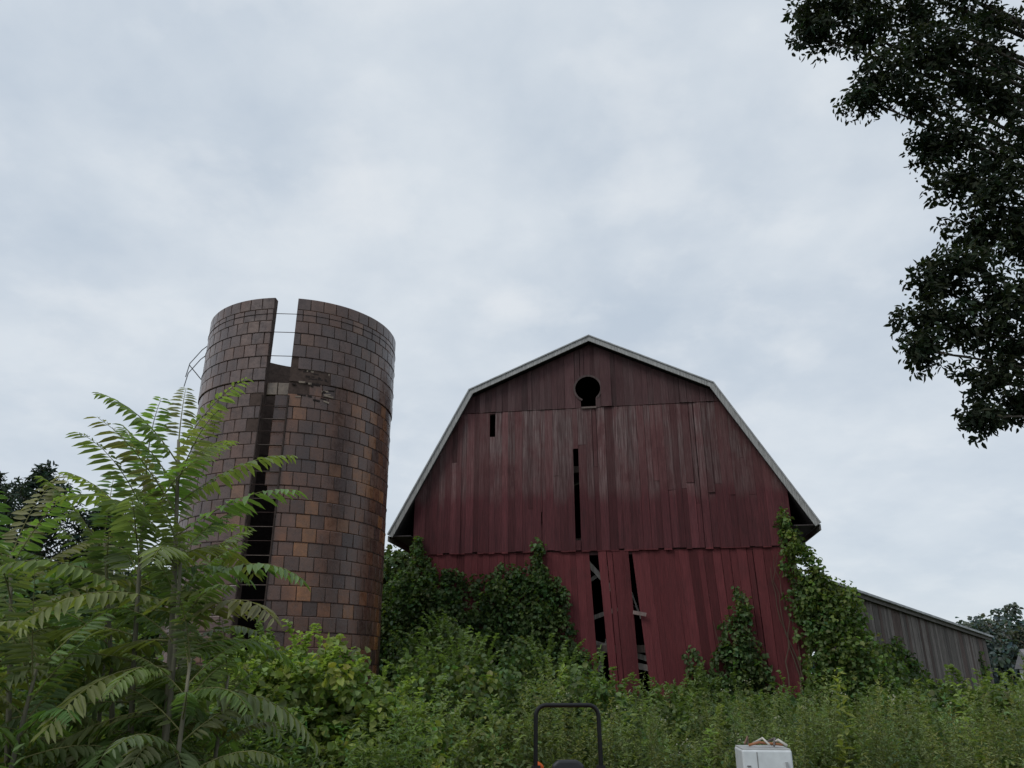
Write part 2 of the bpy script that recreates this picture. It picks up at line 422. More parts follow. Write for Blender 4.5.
    f.beam((5.8,yb+.5,3.1),(6.7,yb+.5,3.4),.06,.12,(.34,.3,.27)); f.beam((5.9,yb+.3,2.5),(7.6,yb+.3,2.0),.06,.14,(.3,.27,.24))
    f.beam((7.0,yb+.3,1.9),(7.7,yb+.2,1.75),.06,.16,(.35,.3,.27)); f.beam((7.1,yb+.2,3.9),(7.35,yb+.2,3.1),.05,.1,(.3,.27,.25))
    f.beam((6.0,yb+.2,1.5),(6.5,yb+.6,2.9),.05,.1,(.3,.27,.25))
    f.beam((7.14,yb-.2,3.25),(7.5,yb-.24,3.18),.03,.10,(.20,.15,.14))
    for k in range(6): 
        yy=1.5+k*2.6
        f.box(XL+.1,XR-.1,yy,yy+.2,5.1,5.3,wd)
    f.obj('timber_frame',M_wood,B)
    s=MB()
    for X0 in (XL,XR-.03):
        y=YW
        while y<DEP-.3:
            s.box(X0,X0+.03,y+.006,y+.2515,GZ,6.7,rc()); y+=.25
    x=XL
    while x<XR-.2:
        s.prism([(x,GZ),(x+.245,GZ),(x+.245,under(x+.245)),(x,under(x))],DEP-.5,DEP-.47,rc()); x+=.245
    s.obj('side_and_back_siding',M_barn,B)
    l=MB(); l.box(XL+.04,XR-.04,YW+.6,DEP-.6,5.32,5.38,(.08,.06,.05)); l.box(XL+.04,XR-.04,YW+.1,DEP-.6,GZ+.01,GZ+.05,(.06,.05,.04))
    l.obj('floors',M_wood,B)
    r=MB()
    def inset(p,d):
        out=[]
        for i,(x,z) in enumerate(p):
            ns=[]
            for j in (i-1,i):
                if 0<=j<len(p)-1:
                    dx,dz=p[j+1][0]-p[j][0],p[j+1][1]-p[j][1]; L=math.hypot(dx,dz); ns.append((dz/L,-dx/L))
            nx=sum(q[0] for q in ns)/len(ns); nz=sum(q[1] for q in ns)/len(ns); q=(nx*nx+nz*nz)
            out.append((x+nx*d/q,z+nz*d/q))
        return out
    p1=inset(prof,-.035); p0=inset(prof,0.0); p2=inset(prof,.10); p3=inset(prof,.15)
    for i in range(4):
        r.prism([p2[i],p2[i+1],p0[i+1],p0[i]],.045,DEP,(.05,.045,.045))
    r.obj('roof_deck',M_roof,B)
    r=MB()
    for i in range(4):
        r.prism([p0[i],p0[i+1],p1[i+1],p1[i]],-.03,DEP+.05,(.38,.39,.40))
    r.obj('roof_covering',M_roof,B)
    r=MB()
    for i in range(4):
        r.prism([p3[i],p3[i+1],p0[i+1],p0[i]],.0,.042,(.34,.34,.335))
    r.obj('rake_boards',M_wood,B)
    e=MB(); e.box(-.02,.02,.05,DEP,5.36,5.52,(.2,.19,.18)); e.box(12.37,12.41,.05,DEP,5.36,5.52,(.2,.19,.18))
    e.box(.05,.68,.08,DEP-.1,5.50,5.53,(.07,.06,.06)); e.box(11.70,12.34,.08,DEP-.1,5.50,5.53,(.07,.06,.06))
    e.obj('eaves',M_wood,B)
build_barn()

def build_wing():
    ang=math.atan2(9.5,10.0); W=empty('board_shed',(8.9,22.5,0),ang); L=13.8
    b=MB(); x=0; top=lambda x:4.10-1.07*x/L
    while x<L-.05:
        wd=random.uniform(.17,.26); x1=min(x+wd,L); t=random.uniform(.6,1.25)
        c=Vector((.145,.128,.118))*t
        if random.random()<.2: c=Vector((.11,.08,.072))*t
        b.prism([(x+.004,GZ),(x1-.006,GZ),(x1-.006,top(x1)),(x+.004,top(x))],random.uniform(-.006,.006),.03,tuple(c)); x=x1
    x=0
    while x<7:
        b.box(L-.03,L,.04+x,.04+x+.24,GZ,top(L)-.2-.0,tuple(Vector((.13,.11,.10))*random.uniform(.6,1.2))); x+=.245
    b.obj('wall_boards',M_wood,W)
    r=MB(); r.prism([(-.3,top(-.3)+.02),(L+.4,top(L+.4)+.02),(L+.4,top(L+.4)+.09),(-.3,top(-.3)+.09)],-.22,-.0,(.40,.41,.42))
    r.add([(-.3,0.0,top(-.3)+.085),(L+.4,0.0,top(L+.4)+.085),(L+.4,7.3,top(L+.4)-.3),(-.3,7.3,top(-.3)-.3),
           (-.3,0.0,top(-.3)+.02),(L+.4,0.0,top(L+.4)+.02),(L+.4,7.3,top(L+.4)-.36),(-.3,7.3,top(-.3)-.36)],
          [(0,1,2,3),(7,6,5,4),(0,4,5,1),(1,5,6,2),(2,6,7,3),(3,7,4,0)],(.33,.34,.35))
    r.prism([(-.3,top(-.3)-.10),(L+.4,top(L+.4)-.10),(L+.4,top(L+.4)+.015),(-.3,top(-.3)+.015)],-.12,-.08,(.12,.11,.10))
    r.obj('roof_and_fascia',M_roof,W)
build_wing()

# ------------------------------------------------------------ foliage
G_vine=(.105,.155,.052); G_bright=(.19,.255,.075); G_ivy=(.078,.125,.042); G_weed=(.165,.200,.090); G_oak=(.022,.032,.017)

def ivy(name,blobs,tow,n_d=26,leaf=.12,col=G_ivy,per=26,cr=.2):
    LV=Leaves(); c=[]
    for (x,z,rx,rz,dep) in blobs:
        n=int(max(6,math.pi*rx*rz*n_d)); 
        a=rng.uniform(0,2*math.pi,n); r=np.sqrt(rng.uniform(0,1,n))*(1+.18*np.sin(a*5+x)+.12*np.sin(a*9+z))
        X=x+rx*r*np.cos(a); Z=z+rz*r*np.sin(a); Y=.15-dep*np.sqrt(np.clip(1-r*r,0,1))*rng.uniform(.5,1,n)
        for i in range(n):
            if Z[i]>GZ: c.append(tow(X[i],Y[i],Z[i]))
    c=np.array(c); clumps(LV,c,rng.uniform(.5,1.3,len(c))*cr,per,leaf,leaf*.85,col,up=.45,var=.45,flat=1.2)
    e=[]
    for (x,z,rx,rz,dep) in blobs:
        for k in range(int(14*(rx+rz))):
            a=U(-.3,3.44); X=x+rx*math.cos(a)*U(.9,1.2); Z=z+rz*math.sin(a)*U(.95,1.25)
            for q in range(5): e.append(tow(X+U(-.09,.09),.2-U(0,.12),Z+U(-.12,.12)))
    e=np.array(e); e=e[e[:,2]>GZ]; m=len(e)
    LV.add(e,nrm(rng.normal(size=(m,3))*.5+np.array([0,-.3,-.8])),nrm(rng.normal(size=(m,3))*.4+np.array([0,-1,.4])),leaf,leaf*.8,np.array(col)*rng.uniform(.6,1.6,(m,1)))
    return LV
v=empty('virginia_creeper')
bl=[(.6,3.3,.7,1.1,.5),(1.3,3.4,.9,1.0,.5),(2.3,2.95,.9,1.05,.6),(3.4,3.1,.8,1.05,.5),(4.3,3.1,.7,1.15,.4),(1.0,4.3,.35,.5,.2),(4.4,4.2,.32,.5,.2),(3.6,4.2,.3,.4,.15),(2.0,4.1,.25,.4,.15),(5.0,3.6,.25,.5,.1),
    (1.0,1.7,1.3,1.3,.9),(3,1.6,2.0,1.3,1.0),(4.8,1.3,1.0,1.1,.8),(5.1,2.4,.35,.8,.2),(-.4,2.9,.6,.9,.5),(-.9,1.4,.9,1.5,.8),(5.6,1.0,.7,.7,.4),(.9,5.0,.08,.3,.08),(4.5,4.9,.06,.25,.06)]
ivy('a',bl,bw).obj('creeper_leaves_wall',M_leaf,v)
bl=[(10.0,3.1,.20,.6,.2),(9.9,2.4,.42,.6,.3),(9.65,1.6,.5,.8,.4),(9.7,.5,.8,1.0,.6),(8.65,1.5,.16,.7,.15),(8.5,.6,.35,.6,.3),(7.3,.3,.9,.7,.5),(10.3,1.6,.3,.6,.3)]
ivy('b',bl,bw).obj('creeper_leaves_door',M_leaf,v)
bl=[(11.45,5.55,.09,.4,.12),(11.55,4.95,.25,.45,.3),(11.75,4.3,.40,.6,.4),(11.95,3.5,.55,.8,.55),(12.25,2.7,.75,.9,.7),(12.5,1.8,.9,1.1,.9),(12.7,.8,1.1,1.1,1.1),(11.6,.1,.9,.8,.7),(12.8,3.2,.4,.6,.4)]
ivy('c',bl,bw,n_d=28,col=(.105,.160,.048)).obj('creeper_leaves_corner',M_leaf,v)
b=MB()
for k in range(30):
    x=random.choice([1,2.4,4.3,9.8,11.5,3.5]); z=GZ; pts=[]
    top=random.uniform(3,5.2) if x>11 or x<5 else 3.2
    while z<top:
        pts.append(bw(x,.24,z)); z+=.35; x+=random.uniform(-.13,.13)
    b.tube(pts,[.025*(1-.8*i/len(pts)) for i in range(len(pts))],5,(.10,.075,.055))
b.obj('creeper_stems',M_bark,v)
c_,s_=math.cos(math.atan2(9.5,10.)),math.sin(math.atan2(9.5,10.))
ww=lambda x,y,z:(8.9+x*c_-y*s_,22.5+x*s_+y*c_,z)
bl=[(1.2,1.2,1.4,1.7,.8),(3.0,1.1,1.4,1.5,.8),(4.8,.9,1.5,1.6,.8),(6.6,.5,1.2,1.1,.6),(2.2,2.3,.5,.7,.3),(4.6,2.2,.5,.5,.3),(8.6,.2,1.4,.8,.6),(10.5,.1,1.3,.7,.5),(12.8,1.6,.3,.9,.2),(12.6,.6,.9,.9,.5)]
ivy('d',bl,ww,n_d=18,leaf=.13,per=20).obj('creeper_leaves_shed',M_leaf,v)

def mounds(name,blobs,dens,cr,per,leaf,col,wid=.85,up=.6,var=.3,mat=M_leaf,parent=None,sprays=0,sp_h=.5):
    LV=Leaves(); c=blob_centers(blobs,dens)
    clumps(LV,c,rng.uniform(.6,1.4,len(c))*cr,per,leaf,leaf*wid,col,up=up,var=var,flat=.75)
    P=[];A=[];NN=[]
    for (cx,cy,cz,rx,ry,rz) in blobs:
        for k in range(int(sprays*(rx+ry))):
            a=U(0,6.28); e=U(.45,1.5); d=Vector((math.cos(a)*math.cos(e),math.sin(a)*math.cos(e),math.sin(e)))
            p=Vector((cx+d.x*rx*.9,cy+d.y*ry*.9,cz+d.z*rz*.9)); q=(d*.5+Vector((U(-.4,.4),U(-.4,.4),.8))).normalized(); L=sp_h*U(.5,1.2)
            for i in range(14):
                q=(q+Vector((0,0,-.07))).normalized(); p=p+q*L/14
                for sg in (-1,1):
                    P.append(tuple(p)); s_=q.cross(Vector((0,0,1)))*sg; A.append(tuple(s_*.8+q*.5+Vector((U(-.3,.3),U(-.3,.3),U(-.5,.2))))); NN.append((U(-.4,.4),U(-.4,.4),1))
    if P:
        m=len(P); LV.add(np.array(P),nrm(np.array(A)),nrm(np.array(NN)),leaf*.9*rng.uniform(.6,1.1,m),leaf*wid*.8,np.array(col)*rng.uniform(.9,1.5,(m,1)))
    return LV.obj(name,mat,parent)
mounds('grape_vine_thicket',[(-2.6,10.2,.7,1.0,.9,1.25),(-1.9,10.4,.5,.8,.8,.95),(-3.2,10.0,.6,.8,.8,1.15),(-1.4,10.8,.1,.7,.9,.95)],22,.16,34,.10,G_bright,var=.4,sprays=9,sp_h=.45)
mounds('bramble_thicket',[(-5.6,8.5,.4,1.5,1.,1.25),(-4.2,8.8,.3,1.2,1.,1.2),(-3.2,9.0,.2,1.0,.9,1.15),(-7.2,9.5,.6,1.4,1,1.4),(-6.0,11.5,.7,2.0,1.2,1.5),(-3.8,12.0,.6,1.6,1.2,1.4)],16,.2,30,.10,G_vine,var=.4,sprays=8)
mounds('hedge_shrubs',[(-1.0,14.0,.6,1.5,1.2,1.25),(1.0,15.0,.35,1.6,1.2,1.2),(3.2,16.5,.05,1.6,1.2,1.0),(5.4,17.2,-.15,1.8,1.2,1.0),(-1.5,18.5,.9,1.4,1.2,1.7),(.6,19.5,.6,1.8,1,1.5),(7.6,17.0,.0,1.6,1.2,1.0),
   (4.6,20.0,.2,1.8,.8,1.1),(7.0,19.4,.0,1.4,.8,1.1)],14,.22,28,.11,(.11,.16,.055),var=.42,sprays=9,sp_h=.7)
mounds('elder_shrubs',[(-.2,12.2,-.2,.9,.8,1.15),(2.0,13.2,-.25,1.1,.8,1.1),(3.6,12.4,-.45,1.0,.8,1.0),(5.2,13.0,-.4,1.2,.9,1.1),(-.9,11.4,-.1,.8,.7,1.1),(6.9,13.4,-.35,1.2,.9,1.15),(8.8,14.0,-.3,1.3,.9,1.2)],16,.2,28,.095,(.155,.205,.078),wid=.5,var=.4,sprays=10,sp_h=.5)
mounds('field_shrubs',[(10.2,18.0,.1,1.6,1.2,1.2),(12.5,20.5,.0,1.8,1.3,1.3),(15.5,23.5,-.1,2.0,1.5,1.3),(19,28,-.2,2.2,1.5,1.4),(14,18,-.1,1.6,1.3,1.0),(18,22,-.3,2,1.5,1.1),(24,34,-.1,3,2,1.8),(30,40,.4,2.2,2,2.6),(27,41,.5,1.2,1.2,2.4)],11,.26,26,.13,(.145,.195,.07),var=.4,sprays=7,sp_h=.7)
def tree(name,x,y,h,r,col,trunk=.2,n=9,dens=5,leaf=.3,cr=.55,per=24,conifer=False,mat=M_leafdark):
    T=empty(name,(0,0,0)); b=MB(); g=GZ
    b.tube([(x,y,g-.1),(x+.1,y,g+h*.4),(x-.1,y+.1,g+h*.85)],[trunk,trunk*.7,trunk*.2],8,(.09,.075,.06))
    cs=[]
    if conifer:
        for k in range(int(n)):
            t=k/(n-1); z=g+h*(.2+.8*t); rr=r*(1-t)**.6*U(.7,1.25)+.2; m=int(9-5*t)
            for q in range(m):
                a=q*2*math.pi/m+k*.9; r2=rr*U(.6,1.3); ex,ey=x+math.cos(a)*r2,y+math.sin(a)*r2; ez=z+rr*random.uniform(.0,.4)
                if ez>g+h: ez=g+h-U(0,.4)
                b.tube([(x,y,z-.3),(ex,ey,ez)],[.05,.015],4,(.08,.065,.05))
                for u in np.linspace(.25,1.05,7): cs.append((x+(ex-x)*u,y+(ey-y)*u,z+(ez-z)*u))
        c=np.array(cs)+rng.normal(size=(len(cs),3))*.12
    else:
        bl=[]
        for k in range(n):
            a=random.uniform(0,6.28); rr=random.uniform(.2,.75)*r; z=g+h*random.uniform(.38,.84)
            rr*=1-.5*max(0,(z-g)/h-.6)/.3
            bx,by=x+math.cos(a)*rr,y+math.sin(a)*rr; q=r*random.uniform(.3,.52)
            bl.append((bx,by,z,q,q,q*.8)); b.tube([(x,y,g+h*.3),(x+(bx-x)*.5,y+(by-y)*.5,g+(z-g)*.75),(bx,by,z)],[trunk*.5,trunk*.3,.03],5,(.09,.075,.06))
        c=blob_centers(bl,dens)
    LV=Leaves(); clumps(LV,c,rng.uniform(.5,1.4,len(c))*cr,per,leaf,leaf*(.3 if conifer else .6),col,up=.5,var=.35)
    b.obj('trunk',M_bark,T); LV.obj('crown',mat,T)
for (x,y,h,r) in [(-25.2,40,12.2,4.6),(-28.6,41,12.3,4.6),(-22.6,42,10.8,3.6),(-33,42,11,4.5)]:
    tree('pine_tree',x,y,h,r,(.034,.052,.038),.3,15,leaf=.36,cr=.36,per=16,conifer=True)
for (x,y,h,r) in [(-21,36,7.5,3.2),(-16,33,6.0,2.6),(-26,34,7,3.4),(-12,31,5.6,2.6),(-19,28,5.2,2.6),(-14,24,4.2,2.2),(-4.9,31,7.2,2.3),(-8.5,34,7.6,3)]:
    tree('maple_tree',x,y,h,r,(.080,.120,.050),.16,10,5,.26,.4,20)
def far_line():
    LV=Leaves(); c=[];
    def row(x0,y0,x1,y1,n,h,r):
        for k in range(n):
            t=(k+random.uniform(-.4,.4))/n; x=x0+(x1-x0)*t; y=y0+(y1-y0)*t; hh=h*random.uniform(.7,1.15)
            q=blob_centers([(x,y,GZ+hh*.55,r,r,hh*.48),(x+r*.6,y,GZ+hh*.4,r,r,hh*.4)],.3,.25); c.append(q)
    row(67,118,125,150,15,11.5,3.6); row(-200,170,-50,150,34,11,5); row(-50,190,70,190,26,8,5); row(125,150,260,160,20,11,5)
    q=np.concatenate(c); clumps(LV,q,rng.uniform(.5,1.3,len(q))*1.0,20,.75,.55,(.085,.108,.098),up=.5,var=.3)  # bluish leaf colour stands in for distance haze
    LV.obj('distant_trees',M_leafdark)
far_line()

# ------------------------------------------------------------ weeds
def weeds(name,n,region,hr,col,leafL=.11,leafW=.02,per=46,flower=0,mask=None):
    LV=Leaves(); ST=Leaves(); S=empty(name); 
    pts=[]
    while len(pts)<n:
        x,y=region(); 
        if mask and mask(x,y): continue
        pts.append((x,y))
    pts=np.array(pts); lean=rng.normal(size=(n,2))*.14
    h=rng.uniform(hr[0],hr[1],n)*(1+.18*np.sin(pts[:,0]*1.9+pts[:,1])+.1*np.sin(pts[:,0]*4.3))
    gz=np.array([ground_h(*p) for p in pts]); cb=rng.uniform(.6,1.35,n); hu=rng.normal(size=n)
    ii=np.repeat(np.arange(n),per); m=len(ii)
    t=rng.uniform(.15,1,m)**.75; hh=h[ii]
    sp_=.06*(1.1-t)[:,None]*rng.normal(size=(m,2))
    P=np.stack([pts[ii,0]+lean[ii,0]*t*hh+sp_[:,0],pts[ii,1]+lean[ii,1]*t*hh+sp_[:,1],gz[ii]+t*hh],1)
    a=rng.uniform(0,6.283,m); el=rng.uniform(-.5,.7,m)+.3*t
    A=np.stack([np.cos(a)*np.cos(el),np.sin(a)*np.cos(el),np.sin(el)],1)
    N=nrm(np.cross(np.cross(A,[0,0,1.0]),A)+rng.normal(size=(m,3))*.3)
    s=(1.15-.6*t)*rng.uniform(.7,1.3,m)
    C=np.array(col)[None]*cb[ii][:,None]*rng.uniform(.75,1.25,(m,1))*(.8+.4*t[:,None])*(1+hu[ii][:,None]*np.array([.12,.02,-.05]))
    LV.add(P,A,N,leafL*s,leafW*s,np.clip(C,.004,1))
    for off in (0,1.57):
        P=np.stack([pts[:,0],pts[:,1],gz],1); A=np.stack([lean[:,0],lean[:,1],np.ones(n)],1); 
        N=np.tile([math.cos(off),math.sin(off),0],(n,1)); ST.add(P,A,N,h,.008,np.array(col)*.6)
    if flower:
        k=int(n*flower); idx=rng.integers(0,n,k); r=14; jj=np.repeat(idx,r); m=len(jj)
        P=np.stack([pts[jj,0]+lean[jj,0]*h[jj],pts[jj,1]+lean[jj,1]*h[jj],gz[jj]+h[jj]],1)+rng.normal(size=(m,3))*[.05,.05,.05]
        LV.add(P,runit(m),runit(m),.028,.022,np.array([.38,.38,.30]))
    LV.obj('leaves',M_leaf,S,fold=.1); ST.obj('stalks',M_leaf,S,fold=0,droop=0)
def reg(x0,x1,y0,y1): return lambda:(U(x0,x1),U(y0,y1))
mow=lambda x,y: (abs(x-.75)<.9 and y<11.6)
weeds('goldenrod_weeds',560,reg(-2.0,6.5,11.2,14.2),(1.2,1.8),G_weed,.10,.026,per=90,flower=.04,mask=mow)
weeds('goldenrod_weeds',260,reg(4.5,10.5,12.5,17),(1.15,1.75),G_weed,.11,.028,per=80,flower=.04)
weeds('ragweed_weeds',420,reg(-4.6,-.9,8.0,9.4),(1.1,1.8),(.125,.18,.06),.12,.04,per=60)
weeds('pokeweed',20,reg(-1.5,10.0,11.6,15),(1.5,2.0),(.19,.25,.08),.19,.075,per=70,mask=mow)
weeds('meadow_weeds',500,reg(5.5,16,10.5,18),(.85,1.5),(.20,.23,.10),.12,.028,per=80,flower=.03)
weeds('meadow_weeds',330,reg(10,26,18,30),(.9,1.5),(.20,.23,.10),.15,.04,per=60)

# ------------------------------------------------------------ tree of heaven
def ailanthus():
    T=empty('tree_of_heaven'); LV=Leaves(); b=MB()
    def frond(p,d,L,col,drp=.55):
        p=Vector(p); d=Vector(d).normalized(); n=21; pos=[p.copy()]; q=p.copy(); dd=d.copy(); step=L/n
        dirs=[dd.copy()]; sw=Vector((U(-.25,.25),U(-.25,.25),0))
        for i in range(n):
            dd=(dd+Vector((0,0,-drp/n*(.3+1.8*i/n)))+sw/n).normalized(); q=q+dd*step; pos.append(q.copy()); dirs.append(dd.copy())
        b.tube(pos[::3],[.0055*(1-.75*i/7) for i in range(8)],4,(.17,.17,.07),caps=False)
        P=[];A=[];NN=[];LL=[]
        for i in range(3,n+1):
            for sgn in (-1,1):
                if random.random()<.04: continue
                t=i/n; D=dirs[i]; side=D.cross(Vector((0,0,1)))
                if side.length<.1: side=Vector((1,0,0))
                side.normalize(); upv=side.cross(D)
                a=side*sgn*.9+D*(.25+.4*t)+Vector((0,0,-.34))+Vector((U(-.12,.12),U(-.12,.12),U(-.18,.14)))
                P.append(tuple(pos[i]+D*U(-.01,.01)));A.append(tuple(a.normalized()))
                NN.append(tuple((upv+Vector((U(-.3,.3),U(-.3,.3),U(-.1,.3)))).normalized()))
                LL.append(.150*L/.8*(.5+.62*math.sin(math.pi*min(t*.85+.1,1)))*U(.85,1.12))
        m=len(P); c=np.array(col)[None]*rng.uniform(.75,1.25,(m,1)); LLa=np.array(LL)
        LV.add(np.array(P),np.array(A),np.array(NN),LLa,LLa*.235,c)
    def stem(base,top,nf,L0,col,r=.03,up_top=1.15,t0=.18):
        base=Vector(base);top=Vector(top); bend=Vector((U(-.12,.12),U(-.1,.1),0))
        pts=[base+(top-base)*t+bend*math.sin(t*math.pi) for t in np.linspace(0,1,9)]
        b.tube(pts,[r*(1-.7*t) for t in np.linspace(0,1,9)],7,(.16,.15,.11))
        for k in range(nf):
            t=t0+(1-t0)*((k+.5)/nf)**.85; idx=t*8; i0=min(int(idx),7); p=pts[i0]+(pts[i0+1]-pts[i0])*(idx-i0)
            a=k*2.4+U(-.4,.4); el=.05+up_top*max(0,(t-.5)/.5)**1.2+U(-.2,.2)
            L=L0*(.78+.4*math.sin(math.pi*min(1,t*.95)))*U(.82,1.15)
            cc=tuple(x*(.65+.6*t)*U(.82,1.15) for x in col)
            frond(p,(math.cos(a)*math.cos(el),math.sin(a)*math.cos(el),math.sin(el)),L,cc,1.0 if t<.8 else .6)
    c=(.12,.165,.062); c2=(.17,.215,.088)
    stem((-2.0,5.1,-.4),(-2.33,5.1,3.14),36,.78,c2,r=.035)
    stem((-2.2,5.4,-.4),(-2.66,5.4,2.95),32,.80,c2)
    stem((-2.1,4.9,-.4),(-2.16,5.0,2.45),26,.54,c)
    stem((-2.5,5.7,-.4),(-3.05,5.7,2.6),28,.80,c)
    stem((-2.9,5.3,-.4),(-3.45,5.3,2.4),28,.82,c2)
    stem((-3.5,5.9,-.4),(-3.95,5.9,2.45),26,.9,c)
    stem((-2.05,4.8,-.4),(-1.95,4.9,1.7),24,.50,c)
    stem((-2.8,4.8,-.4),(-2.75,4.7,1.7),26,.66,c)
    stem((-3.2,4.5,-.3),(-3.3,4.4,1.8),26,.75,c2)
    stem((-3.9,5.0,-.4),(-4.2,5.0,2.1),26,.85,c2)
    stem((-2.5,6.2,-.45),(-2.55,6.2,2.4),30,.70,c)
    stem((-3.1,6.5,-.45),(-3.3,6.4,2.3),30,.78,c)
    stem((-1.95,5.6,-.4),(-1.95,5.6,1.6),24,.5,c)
    LV.obj('leaflets',M_leaf,T,fold=.12,droop=.16); b.obj('stems',M_bark,T,smooth=True)
ailanthus()
weeds('nettle_weeds',460,reg(-4.6,-1.5,4.8,7.2),(.95,1.6),(.10,.145,.052),.11,.04,per=60)

# ------------------------------------------------------------ oak
def oak():
    T=empty('oak_tree'); b=MB(); LV=Leaves()
    tx,ty=11.6,10.6
    trunk=[(tx,ty,0+GZ-.2),(tx-.1,ty,2.5),(tx+.1,ty,5.5),(tx,ty+.1,9),(tx+.1,ty,13.5)]
    b.tube(trunk,[.48,.4,.34,.25,.1],12,(.10,.085,.07))
    L=[(5.15,11.8,.30),(5.2,12.3,.3),(5.65,12.5,.42),(6.2,12.6,.5),(6.0,11.75,.40),(6.9,12.3,.5),(6.15,11.0,.40),(5.8,10.45,.28),(6.8,11.4,.5),(6.55,10.4,.45),(7.5,11.6,.5),
       (7.2,9.7,.5),(7.4,10.7,.5),(6.7,9.5,.35),(6.95,8.8,.42),(7.6,8.8,.5),(7.05,8.0,.42),(7.6,7.9,.45),(6.7,7.4,.36),(6.2,6.95,.34),(6.0,6.45,.34),(5.85,5.95,.26),(6.6,6.3,.42),(7.1,6.9,.45),
       (7.2,6.0,.42),(6.7,5.5,.33),(6.55,4.95,.22),(7.1,5.1,.28),(7.7,6.7,.5),(7.6,5.6,.40),(8.1,9.5,.55),(8.1,10.5,.55),(8.2,8,.55),(8.3,7,.55),(8.3,12.3,.6),(7.6,12.9,.6),(8.2,11.3,.55),(6.9,13.5,.55),(5.9,13.5,.5),(8.2,6.1,.5)]
    cen=[]
    for (x,z,r) in L:
        s=U(.98,1.04); cen.append((x*s,10*s,1.6+(z-1.6)*s,r))
    for k in range(46):
        a=U(0,6.28); rr=U(1,4.3); x,y=tx+.9+math.cos(a)*rr,ty+math.sin(a)*rr; z=U(6,14.5)
        if x<9.2 : continue
        cen.append((x,y,z,U(.6,.95)))
    for (x,y,z,r) in cen:
        zz=max(4.5,z-1.6-abs(x-tx)*.25); s=Vector((tx,ty,zz)); e=Vector((x,y,z)); mid=s.lerp(e,.5)+Vector((0,0,.35+U(-.3,.3)))
        pts=[s.lerp(mid,t).lerp(mid.lerp(e,t),t) for t in np.linspace(0,1,8)]
        b.tube(pts,[.07*(1-.88*t) for t in np.linspace(0,1,8)],5,(.07,.06,.05),caps=False)
        n=int(14+52*r); c=runit(n)*(rng.uniform(0,1,(n,1))**.65)*1.22*r*np.array([1,1,.85])+np.array([x,y,z])
        for q in c[::3]:
            b.tube([e-(e-mid)*U(.02,.25),e.lerp(Vector(q),.55)+Vector((0,0,.04)),Vector(q)],[.011,.007,.003],3,(.07,.06,.05),caps=False)
        clumps(LV,c,rng.uniform(.6,1.3,n)*.15,20,.115,.050,G_oak,up=.3,var=.4)
    b.obj('trunk_and_limbs',M_bark,T,smooth=True); LV.obj('crown',M_leafdark,T)
oak()

# ------------------------------------------------------------ mower
def mower():
    T=empty('ride_on_mower',(.70,10.5,GZ),math.radians(4))
    b=MB(); hw=.40; top=1.76; pts=[(-hw-.03,0,.45),(-hw-.01,0,1.0),(-hw,0,top-.14)]
    for k in range(1,7):
        a=math.pi-(math.pi/2)*k/7; pts.append((-hw+.13+.13*math.cos(a),0,top-.14+.13*math.sin(a)))
    pts+=[(-hw+.13,0,top-.01),(hw-.13,0,top-.01)]
    for k in range(1,7):
        a=math.pi/2-(math.pi/2)*k/7; pts.append((hw-.13+.13*math.cos(a),0,top-.14+.13*math.sin(a)))
    pts+=[(hw,0,top-.14),(hw+.01,0,1.0),(hw+.03,0,.45)]
    b.tube(pts,.028,10,(.010,.010,.011))
    b.box(-hw-.06,-hw+.05,-.03,.03,.98,1.06,(.015,.015,.015)); b.box(hw-.05,hw+.06,-.03,.03,.98,1.06,(.015,.015,.015))
    b.obj('roll_bar',M_paint,T,smooth=False)
    s=MB(); s.box(-.23,.23,-.42,.05,.62,.74,(.03,.03,.032)); s.prism([(-.22,.72),(.22,.72),(.20,1.06),(.12,1.12),(-.12,1.12),(-.20,1.06)],.0,.11,(.035,.035,.04))
    s.obj('seat',M_paint,T,bevel=.03)
    s=MB(); s.box(-.33,.33,.12,.75,.45,.86,(.55,.10,.015)); s.box(-.42,-.26,-.35,.55,.5,.72,(.55,.10,.015)); s.box(.26,.42,-.35,.55,.5,.72,(.55,.10,.015))
    s.prism([(-.42,.7),(-.27,.7),(-.29,1.05),(-.36,1.09),(-.41,1.05)],.12,.34,(.55,.10,.015))
    s.obj('body_panels',M_paint,T,bevel=.03)
    d=MB(); d.box(-.7,.7,-1.2,-.35,.12,.3,(.5,.09,.015)); d.box(-.2,.2,-1.5,.5,.32,.42,(.03,.03,.03)); d.obj('cutting_deck',M_paint,T,bevel=.03)
    wl=MB()
    for x,y,r,w in ((-.55,.3,.3,.24),(.55,.3,.3,.24),(-.4,-1.45,.16,.12),(.4,-1.45,.16,.12)):
        n=24
        prof_=[(-w/2,r*.55),(-w/2,r*.92),(-w/2+.03,r),(w/2-.03,r),(w/2,r*.92),(w/2,r*.55),(w/4,r*.5),(-w/4,r*.5)]
        vs=[(x+a,y+q*math.cos(2*math.pi*k/n),r+q*math.sin(2*math.pi*k/n)) for k in range(n) for a,q in prof_]; m=len(prof_)
        wl.add(vs,[(k*m+i,k*m+(i+1)%m,((k+1)%n)*m+(i+1)%m,((k+1)%n)*m+i) for k in range(n) for i in range(m)],(.02,.02,.02))
        vs=[(x,y+r*.55*math.cos(2*math.pi*k/n),r+r*.55*math.sin(2*math.pi*k/n)) for k in range(n)]
        wl.add(vs,[tuple(range(n))],(.5,.5,.48))
    wl.obj('wheels',M_paint,T)
    l=MB()
    for sx in (-1,1): l.tube([(sx*.3,-.45,.6),(sx*.32,-.5,.95),(sx*.12,-.52,1.0)],.014,7,(.02,.02,.02))
    l.obj('steering_levers',M_paint,T)
mower()

